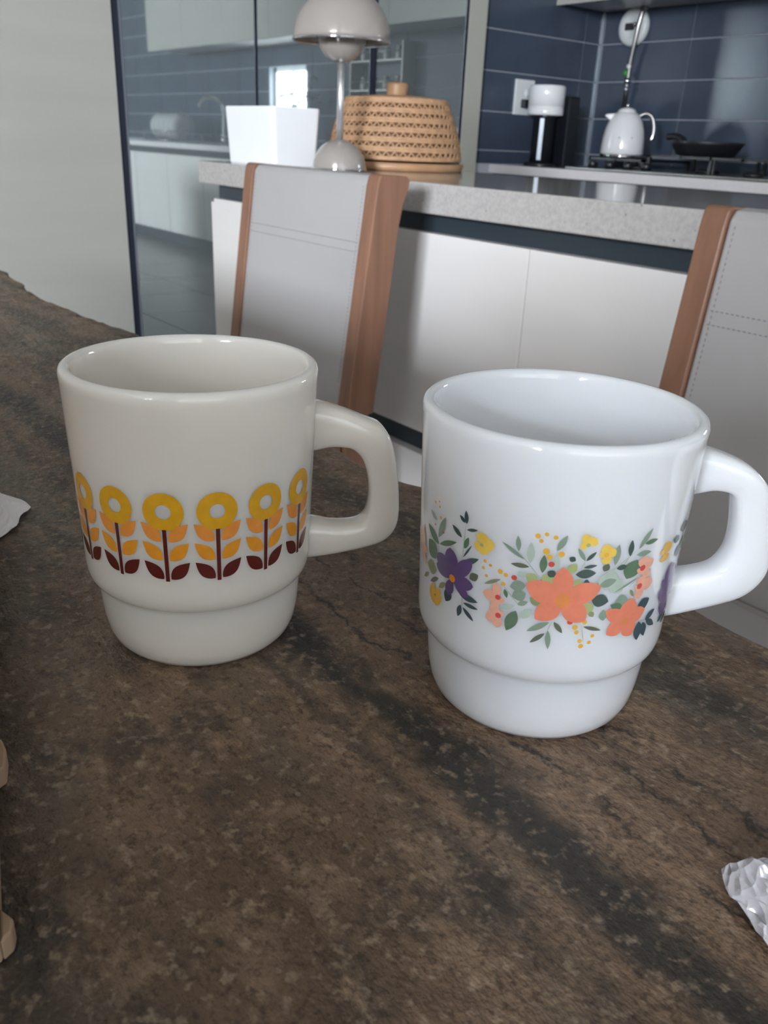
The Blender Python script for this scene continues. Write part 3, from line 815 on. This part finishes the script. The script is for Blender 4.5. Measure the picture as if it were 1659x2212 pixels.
FLOWERS=[('purple', -89.5, 50.7, 1.19, 'orange', [(-100.1, 55.8, -89.5, 50.7, 5.52), (-91.6, 59.9, -89.5, 50.7, 5.48), (-79.6, 58.9, -89.5, 50.7, 4.34), (-78.1, 51.2, -89.5, 50.7, 4.14), (-92.1, 44.8, -89.5, 50.7, 3.45), (-80.2, 47.1, -89.5, 50.7, 3.06), (-100.8, 52.1, -89.5, 50.7, 3.67)]), ('coral', -41.2, 53.0, 2.09, 'amber', [(-42.8, 63.2, -41.2, 53.0, 5.5), (-26.8, 57.7, -41.2, 53.0, 6.5), (-31.1, 46.7, -41.2, 53.0, 6.33), (-51.0, 46.4, -41.2, 53.0, 6.08), (-56.1, 57.1, -41.2, 53.0, 6.81)]), ('coral', -12.5, 45.4, 0.99, 'amber', [(-11.4, 52.5, -12.5, 45.4, 5.99), (-2.1, 47.4, -12.5, 45.4, 5.18), (-7.2, 39.8, -12.5, 45.4, 5.05), (-20.6, 41.8, -12.5, 45.4, 5.2), (-22.8, 49.7, -12.5, 45.4, 4.29)]), ('peach', -66.7, 50.7, 0.79, 'red', [(-68.3, 54.8, -66.7, 50.7, 2.59), (-73.4, 50.8, -66.7, 50.7, 3.25), (-68.7, 46.9, -66.7, 50.7, 2.5), (-64.4, 49.3, -66.7, 50.7, 2.38)]), ('peach', -65.9, 45.1, 0.83, 'red', [(-71.3, 43.1, -65.9, 45.1, 3.2), (-66.1, 41.1, -65.9, 45.1, 2.91), (-69.4, 47.5, -65.9, 45.1, 3.36), (-64.0, 46.5, -65.9, 45.1, 1.69)]), ('peach', -9.0, 61.5, 0.92, 'red', [(-9.3, 65.0, -9.0, 61.5, 3.7), (-3.5, 63.2, -9.0, 61.5, 3.06), (-4.5, 58.2, -9.0, 61.5, 2.75), (-10.6, 59.9, -9.0, 61.5, 2.95)]), ('peach', -8.6, 55.8, 0.92, 'red', [(-1.2, 56.1, -8.6, 55.8, 3.95), (-7.5, 51.6, -8.6, 55.8, 3.18), (-7.7, 58.8, -8.6, 55.8, 3.72), (-10.2, 54.7, -8.6, 55.8, 2.69)]), ('yellow', -75.5, 64.9, 0.55, 'lime', [(-75.6, 68.6, -75.5, 64.9, 3.77), (-70.1, 66.4, -75.5, 64.9, 3.43), (-78.6, 63.4, -75.5, 64.9, 2.92), (-72.7, 62.7, -75.5, 64.9, 3.86)]), ('gold', -100.9, 41.6, 0.37, 'olive', [(-105.8, 42.7, -100.9, 41.6, 5.66), (-104.2, 39.0, -100.9, 41.6, 3.64), (-97.1, 39.6, -100.9, 41.6, 5.11), (-97.1, 44.4, -100.9, 41.6, 2.61)]), ('yellow', -34.8, 70.0, 0.55, 'lime', [(-36.6, 73.1, -34.8, 70.0, 2.45), (-31.8, 71.9, -34.8, 70.0, 2.95), (-37.8, 69.5, -34.8, 70.0, 2.24)]), ('yellow', -27.0, 67.0, 0.66, 'gold', [(-27.8, 70.2, -27.0, 67.0, 2.72), (-23.2, 68.2, -27.0, 67.0, 2.95), (-26.3, 64.3, -27.0, 67.0, 2.76), (-29.8, 67.5, -27.0, 67.0, 2.17)]), ('purple', 21.5, 46.7, 0.57, 'orange', [(9.9, 58.5, 21.5, 46.7, 7.79), (24.9, 54.9, 21.5, 46.7, 7.24), (5.9, 50.6, 21.5, 46.7, 5.45), (6.6, 54.5, 21.5, 46.7, 4.24), (9.4, 45.0, 21.5, 46.7, 9.0), (26.6, 40.8, 21.5, 46.7, 6.28)]), ('gold', 3.6, 63.7, 0.31, 'lime', [(5.7, 67.0, 3.6, 63.7, 4.49), (0.4, 64.8, 3.6, 63.7, 1.86), (4.5, 61.2, 3.6, 63.7, 4.21)]), ('pale', -116.7, 55.8, 0.27, 'peach', [(-119.5, 57.2, -116.7, 55.8, 9.0), (-122.1, 52.4, -116.7, 55.8, 9.0), (-112.6, 56.3, -116.7, 55.8, 4.71)]), ('pale', -113.4, 51.5, 0.27, 'peach', [(-113.8, 54.1, -113.4, 51.5, 5.75), (-115.1, 48.8, -113.4, 51.5, 5.86)])]
BERRIES=[('gold', [(-103.2, 70.7, 0.4), (-100.2, 71.7, 0.33), (-99.8, 70.2, 0.4), (-98.8, 67.1, 0.51), (-73.5, 60.5, 0.51), (-71.0, 59.7, 0.48), (-74.1, 58.3, 0.48), (-72.4, 56.2, 0.48)]), ('red', [(-96.5, 63.2, 0.33), (-102.8, 63.9, 0.33)]), ('gold', [(-66.7, 58.7, 0.73), (-64.3, 58.1, 0.62), (-65.1, 55.2, 0.66), (-53.7, 71.4, 0.73), (-50.5, 72.2, 0.57), (-47.1, 71.6, 0.62), (-52.2, 70.1, 0.57), (-49.9, 67.3, 0.92), (-48.4, 65.7, 0.79), (-44.2, 66.9, 0.83), (-31.0, 46.4, 0.66), (-34.7, 44.8, 0.79), (-33.7, 43.2, 0.66), (-26.7, 41.9, 0.57), (-27.7, 39.8, 0.57), (-31.8, 40.4, 0.62), (-31.0, 38.7, 0.73)]), ('red', [(-60.9, 57.9, 0.77), (-47.4, 63.7, 0.83), (-37.0, 46.5, 0.83)])]

nl = 0
for (a, z, b, z2, wv, col) in LEAVES:
    nl += 1
    ink('printed_leaf', leaf_vf(a, z, b, z2, max(wv * 1.12, .3) if col != 'stem' else max(wv, .3), E0 + (0 if col == 'stem' else .00001 + .0000012 * nl), .52, 10, 3), col, mr)
for k, (col, th, z, cr, cc, pet) in enumerate(FLOWERS):
    big = col in ('coral', 'purple')
    off = E0 + (.00012 if big else .00009) + .000004 * k
    P = join_vf([leaf_vf(a, b, c, d, wv, off + .000001 * i, .48 if col == 'coral' else .42, 12, 5) for i, (a, b, c, d, wv) in enumerate(pet)])
    f = ink('printed_flower', P, col, mr)
    ink('flower_centre', disc_vf(th, z, cr, off + .00003, 0, 20, 2), cc, f)
for col, L_ in BERRIES:
    o = ink('printed_berries', join_vf([disc_vf(a, z, r, E0 + .00008, 0, 12, 1) for a, z, r in L_]), col, mr)
    o['kind'] = 'stuff'

# ------------------------------------------------------------------ paper and wrap on the table
def crumple(name, outline, h, mt, label, cat, loc, seed, sub=26, edge=.001, thick=.0006, fold=.5):
    """a crumpled sheet: a disc-like patch with folds, resting on the table; outline in local metres."""
    rnd = random.Random(seed)
    n = len(outline)
    cx = sum(p[0] for p in outline) / n; cy = sum(p[1] for p in outline) / n
    O = resample(list(outline) + [outline[0]], 72)[:-1]
    V, F = [], []
    ph = [(rnd.uniform(-1, 1), rnd.uniform(-1, 1), rnd.uniform(0, 6.3), rnd.uniform(.4, 1)) for _ in range(9)]
    rings = 16
    L_ = max(max(abs(p[0] - cx), abs(p[1] - cy)) for p in outline)
    def height(x, y, f):
        s = 0
        for a, b, p, am in ph:
            s += am * abs(math.sin((a * x + b * y) / L_ * 5 + p))
        s = s / 5.2
        return edge + h * (.25 + .75 * (1 - f ** 3)) * s * (1 - .75 * f ** 6) 
    for i in range(rings + 1):
        f = i / rings
        for k, (x, y) in enumerate(O):
            X = cx + (x - cx) * f; Y = cy + (y - cy) * f
            V.append((X, Y, max(edge * .6, height(X, Y, f) + (rnd.uniform(-.05, .05) * h if 0 < f else 0))))
    m_ = len(O)
    for i in range(rings):
        for k in range(m_):
            F.append((i * m_ + k, i * m_ + (k + 1) % m_, (i + 1) * m_ + (k + 1) % m_, (i + 1) * m_ + k))
    o = from_py(name, V, F, mt, None, loc, False)
    bm = bmesh.new(); bm.from_mesh(o.data); bmesh.ops.remove_doubles(bm, verts=bm.verts, dist=1e-5)
    bmesh.ops.recalc_face_normals(bm, faces=bm.faces); bm.to_mesh(o.data); bm.free()
    s = o.modifiers.new('thickness', 'SOLIDIFY'); s.thickness = thick; s.offset = 1
    return tag(o, label, cat)
crumple('paper_scrap', [(-.004, .0255), (.010, .0315), (.020, .032), (.0265, .0255), (.0285, .024), (.036, .0215), (.045, .011), (.05, -.005), (.0, -.035), (-.05, -.005), (-.03, .02)], .005,
        'paper_white', 'torn white paper scrap left of the yellow-flowered mug', 'paper', (-.400, .065, T + .0005), 3, thick=.0004)
crumple('plastic_wrap', [(-.018, .0), (-.016, .006), (-.010, .013), (.01, .022), (.04, .017), (.05, -.013), (.02, -.018), (.002, -.011), (-.007, -.007), (-.014, -.004)], .018,
        'crinkled_wrap', 'crinkled clear plastic wrap at the lower right edge', 'plastic wrap', (-.051, .167, T + .0005), 8, thick=.0003)

def cardboard_box(label, loc, a, L_, D_, Hh_, tabs):
    t = thing('cardboard_box', label, 'box', loc, a)
    th = .004
    box('panel', -L_, 0, -th, 0, 0, Hh_, 'cardboard', t, .001)
    box('panel', -L_, 0, -D_, -D_ + th, 0, Hh_, 'cardboard', t, .001)
    box('panel', -th, 0, -D_ + th, -th, 0, Hh_, 'cardboard', t, .001)
    box('panel', -L_, -L_ + th, -D_ + th, -th, 0, Hh_, 'cardboard', t, .001)
    box('bottom', -L_ + th, -th, -D_ + th, -th, .0, .004, 'cardboard', t)
    for (y0, y1) in ((-D_, -D_ / 2 - .001), (-D_ / 2 + .001, 0)):
        box('top_flap', -L_, 0, y0, y1, Hh_ + .0002, Hh_ + .004, 'cardboard', t, .001)
    for (u0, u1, w) in tabs:      # torn tabs of the bottom seam
        prism('torn_tab', [(u0, 0), (u0 + .003, w * .7), (u0 + (u1 - u0) * .45, w), (u1 - .002, w * .8), (u1, 0)], 'z', 0, .006, 'cardboard', t, bev=.0006)
# packaging sleeve, one corner reaches into the picture; tall box added for its shade
cardboard_box('flat cardboard sleeve at the lower left edge of the table', (-.1455, .0195, T + .0003), math.atan2(-.015, .060), .26, .13, .016,
              ((-.073, -.056, .0030), (-.010, -.0005, .0028)))
cardboard_box('unseen tall brown cardboard box added on the near side of the table to shade the left mug', (.078, -.30, T + .0003), 0.0, .34, .25, .215, ())

# ------------------------------------------------------------------ cooking corner: hob, kettle, pan, coffee maker
def hob():
    t = thing('gas_hob', 'stainless steel gas hob with black grates on the back worktop', 'hob', (-2.52, 3.80, ZC))
    pl = box('steel_plate', -.56, .56, -.27, .27, .0005, .012, 'steel', t, .004)
    bm = bmesh.new()
    for k in range(4):
        lathe('knob', [(0, .012), (.024, .012), (.022, .040), (.018, .044), (0, .044)], 'black_plastic', t, (-.43 + .105 * k, -.215, 0), 20)
    for (x, y, r) in ((-.36, .05, .04), (.02, .08, .055), (.36, -.10, .04), (.36, .13, .035)):
        b = lathe('burner', [(0, .012), (r, .012), (r, .024), (r * .8, .028), (0, .030)], 'black_iron', t, (x, y, 0), 28)
    for (x0, x1, y0, y1) in ((-.52, -.19, -.14, .24), (-.17, .19, -.14, .24), (.21, .53, -.22, .24)):
        bm = bmesh.new()
        s = .007
        z0, z1 = (.048, .060) if x0 < -.4 else (.071, .083)
        for (a, b, c, d) in ((x0, x1, y0, y0 + 2 * s), (x0, x1, y1 - 2 * s, y1), (x0, x0 + 2 * s, y0, y1), (x1 - 2 * s, x1, y0, y1)):
            bm_box(bm, a, b, c, d, z0, z1)
        xm, ym = (x0 + x1) / 2, (y0 + y1) / 2
        bm_box(bm, xm - s, xm + s, y0, y1, z0, z1 + .002); bm_box(bm, x0, x1, ym - s, ym + s, z0, z1 + .002)
        for (a, b) in ((x0, y0), (x1 - 2 * s, y0), (x0, y1 - 2 * s), (x1 - 2 * s, y1 - 2 * s)):
            bm_box(bm, a, a + 2 * s, b, b + 2 * s, .012, z0)
        from_bm('grate', bm, 'black_iron', t)
hob()
ZG = ZC + .0625
def kettle():
    t = thing('kettle', 'rounded white electric kettle with chrome handle on the hob', 'kettle', (-2.955, 3.80, ZG), .75)
    lathe('base', [(0, 0), (.103, 0), (.106, .004), (.105, .014), (0, .014)], 'chrome', t, n=48)
    lathe('body', [(0, .014), (.104, .014), (.106, .02), (.105, .05), (.102, .09), (.095, .13), (.083, .165), (.066, .192), (.052, .204), (.046, .2065), (0, .207)], 'white_enamel', t, n=56)
    lid = lathe('lid', [(.046, .205), (.045, .212), (.036, .222), (.018, .228), (0, .229)], 'white_enamel', t, n=40)
    lathe('lid_knob', [(0, .228), (.008, .228), (.007, .236), (.010, .242), (0, .246)], 'chrome', lid, n=20)
    tube('handle', smooth_curve([(.060, 0, .190), (.092, 0, .204), (.122, 0, .190), (.138, 0, .150), (.140, 0, .105), (.132, 0, .085)], 6), .0105, 'chrome', t, n=12)
    prism('spout', [(-.074, .165), (-.106, .188), (-.098, .196), (-.055, .200)], 'y', -.018, .018, 'white_enamel', t, bev=.004)
    for y in (-.018, .05):
        a = -1.70 + y * 9
        lathe('dot', [(0, 0), (.0040, 0), (.003, .002), (0, .0025)], 'steel', t, (.1015 * math.cos(a), .1015 * math.sin(a), .09), 10).rotation_euler = (PI / 2, 0, a + PI / 2)
kettle()
def pan():
    t = thing('frying_pan', 'black frying pan on the hob beside the kettle', 'pan', (-2.45, 3.76, ZG + .023), 0)
    lathe('pan_body', [(0, 0), (.118, 0), (.128, .004), (.155, .045), (.165, .060), (.163, .061), (.152, .046), (.125, .008), (0, .005)], 'black_iron', t, n=56)
    d = Vector((-.95, .30, 0)).normalized()
    h = tube('handle', smooth_curve([tuple(d * .150 + Vector((0, 0, .045))), tuple(d * .18 + Vector((0, 0, .068))), tuple(d * .23 + Vector((0, 0, .082))), tuple(d * .29 + Vector((0, 0, .080)))], 6), [.016] * 19, 'black_plastic', t, n=10)
    lathe('rivet', [(0, 0), (.007, 0), (.006, .004), (0, .005)], 'chrome', t, tuple(d * .158 + Vector((0, 0, .060))), 12)
pan()
def coffee_maker():
    t = thing('coffee_maker', 'black coffee maker with a white drum head in the tiled corner', 'coffee maker', (-3.372, 3.665, ZC), 0)
    lathe('base', [(0, 0), (.085, 0), (.088, .004), (.085, .018), (0, .020)], 'black_plastic', t, n=40)
    lathe('column', [(.0, .02), (.060, .02), (.058, .235), (.075, .245), (0, .245)], 'black_plastic', t, n=40)
    box('reflection_strip', -.012, .012, -.066, -.058, .03, .232, 'aluminium', t, .002).rotation_euler = (0, 0, .55)  # pale metal strip in place of a reflection on the black column
    hd = lathe('drum_head', [(0, .246), (.090, .246), (.093, .250), (.093, .284), (.0915, .2845), (.0915, .2865), (.093, .287), (.093, .378), (.088, .386), (0, .388)], 'white_enamel', t, n=48)
    box('water_tank', -.05, .10, .07, .15, 0, .34, 'black_plastic', t, .01)
coffee_maker()
def socket_plate():
    t = thing('socket_plate', 'white wall socket plate behind the coffee maker', 'socket', (XL + .0045, 3.655, T + .405), 0)
    box('plate', 0, .012, -.070, .070, -.085, .085, 'white_plastic', t, .003)
    lathe('socket_face', [(0, 0), (.022, 0), (.022, .003), (0, .003)], 'white_plastic', t, (.0125, .02, .02), 20).rotation_euler = (0, PI / 2, 0)
    box('plug', .0125, .05, -.025, .01, -.05, -.01, 'black_plastic', t, .004)
socket_plate()
def wall_fitting():
    t = thing('wall_fitting', 'round white wall fitting with a dark slot and hanging grey tube on the tiles', 'wall fitting', (-3.315, YW - .0085, T + .775), 0)
    d = lathe('disc', [(0, 0), (.092, 0), (.094, .006), (.090, .026), (.080, .034), (.046, .036), (.040, .030), (0, .030)], 'white_plastic', t, None, 48)
    d.rotation_euler = (PI / 2, 0, 0)
    box('slot', -.040, .020, -.040, -.0305, -.016, .018, 'black_plastic', t, .004)
    tube('lever', [(.02, -.042, .004), (.036, -.06, .008), (.046, -.068, .008)], .009, 'chrome', t, n=10)
    tb = tube('tube', [(.075, -.045, .085), (.070, -.05, .06), (.062, -.055, .0), (.046, -.05, -.10), (.034, -.045, -.16), (.030, -.04, -.22), (.024, -.034, -.30), (.020, -.03, -.395)], .012, 'steel', t, n=10)
    for k, (z, mt, r) in enumerate(((-.19, 'white_plastic', .016), (-.222, 'bead_green', .02), (-.26, 'chrome', .019), (-.30, 'aluminium', .016))):
        lathe('bead', [(0, -r), (r * .7, -r * .7), (r, 0), (r * .7, r * .7), (0, r)], mt, tb, (.029 - (.014 if k == 1 else 0), -.043, z), 14)
    box('wall_pipe', .066, .088, -.055, -.02, .075, .087, 'aluminium', t, .004)
wall_fitting()

# ------------------------------------------------------------------ further along the worktop (seen mirrored in the glass doors)
def tap():
    t = thing('kitchen_tap', 'chrome swan-neck tap by the sink mirrored in the glass door', 'tap', (.62, 4.05, ZC))
    lathe('tap_base', [(0, 0), (.026, 0), (.026, .05), (.018, .06), (0, .06)], 'chrome', t, n=24)
    tube('spout', smooth_curve([(0, 0, .05), (0, 0, .26), (.01, -.03, .35), (.05, -.09, .385), (.10, -.15, .36), (.12, -.18, .30)], 8), .015, 'chrome', t, n=14)
    tube('lever', [(0, 0, .055), (.05, -.01, .085)], .007, 'chrome', t, n=10)
tap()
def dish_rack():
    t = thing('dish_rack', 'steel dish rack with plates mirrored in the glass door', 'dish rack', (1.35, 3.88, ZC))
    bm = bmesh.new()
    for z in (.012, .09):
        for y in (-.16, .16): bm_tube(bm, [(-.3, y, z), (.3, y, z)], .004, 6)
        for x in (-.3, .3): bm_tube(bm, [(x, -.16, z), (x, .16, z)], .004, 6)
    for x in (-.3, .3):
        for y in (-.16, .16): bm_tube(bm, [(x, y, 0), (x, y, .092)], .005, 6)
    for k in range(12):
        x = -.28 + .56 * k / 11
        bm_tube(bm, [(x, -.16, .012), (x, .16, .012)], .0025, 5)
    from_bm('wire_frame', bm, 'chrome', t, None, True)
dish_rack()
for k in range(5):
    o = lathe('plate', [(0, 0), (.06, 0), (.07, .004), (.115, .016), (.116, .018), (.07, .008), (0, .005)], 'white_ceramic', None, (1.12 + .11 * k, 3.88, ZC + .135), 40)
    o.rotation_euler = (0, PI / 2 - .12, 0)
    tag(o, 'white plate in the steel dish rack, %s from the tap' % ('first', 'second', 'third', 'fourth', 'fifth')[k], 'plate', 'plates in the dish rack')
def spice_rack():
    t = thing('spice_rack', 'two-tier dark spice rack on the tiles, mirrored in the glass', 'spice rack', (-1.55, YW - .008, T + .0), 0)
    for z in (.500, .690):
        box('shelf', -.30, .32, -.11, 0, z - .012, z, 'steel', t, .002)
        tube('rail', [(-.30, -.108, z + .05), (.32, -.108, z + .05)], .004, 'steel', t, n=8)
    for x in (-.30, .31): box('side', x, x + .012, -.11, 0, .44, .80, 'steel', t, .002)
spice_rack()
for r, z in enumerate((.500, .690)):
    for k in range(4):
        j = thing('spice_jar', 'white spice jar on the %s rack shelf, %s from the plant' % ('lower' if r == 0 else 'upper', ('fourth', 'third', 'second', 'first')[k]), 'jar', (-1.74 + .135 * k, YW - .064, T + z), 0, 'spice jars on the %s shelf' % ('lower' if r == 0 else 'upper'))
        lathe('jar_body', [(0, 0.0005), (.022, .0005), (.024, .004), (.024, .06), (.018, .068), (0, .068)], 'white_plastic', j, None, 20)
        lathe('lid', [(0, .068), (.020, .068), (.020, .086), (.018, .088), (0, .088)], 'steel', j, None, 20)
def plant():
    t = thing('potted_plant', 'leafy green potted plant on the back worktop, mirrored in the glass', 'plant', (-.72, 4.02, ZC))
    lathe('pot', [(0, 0), (.06, 0), (.078, .12), (.074, .122), (.062, .02), (0, .02)], 'white_ceramic', t, n=32)
    lathe('soil', [(0, .10), (.070, .10), (.070, .105), (0, .108)], 'soil', t, n=24)
    rnd = random.Random(2)
    bmst = bmesh.new()
    for k in range(46):
        a = rnd.uniform(0, 2 * PI); h = rnd.uniform(.16, .52); R = rnd.uniform(.03, .17) * (1 - .4 * abs(h - .34) / .2)
        p = Vector((R * math.cos(a), R * math.sin(a) * .75, h))
        if k % 3 == 0: bm_tube(bmst, [(0, 0, .10), tuple(p * .6 + Vector((0, 0, .06))), tuple(p)], .003, 5)
        L_ = rnd.uniform(.05, .085); wv = L_ * .38
        bm = bmesh.new()
        pts = [(-.0, 0, 0), (L_ * .35, wv * .5, .004), (L_ * .35, -wv * .5, .004), (L_ * .75, wv * .36, 0), (L_ * .75, -wv * .36, 0), (L_, 0, -.012), (L_ * .5, 0, -.003)]
        vs = [bm.verts.new(q) for q in pts]
        for f in ((0, 6, 1), (0, 2, 6), (1, 6, 3), (2, 4, 6), (3, 6, 5), (6, 4, 5)): bm.faces.new([vs[i] for i in f])
        o = from_bm('leaf', bm, 'leaf_green', t)
        o.location = p; o.rotation_euler = (rnd.uniform(-.6, .6), rnd.uniform(-.6, .9), a + rnd.uniform(-.6, .6))
    from_bm('stems', bmst, 'leaf_green', t, None, True)
plant()
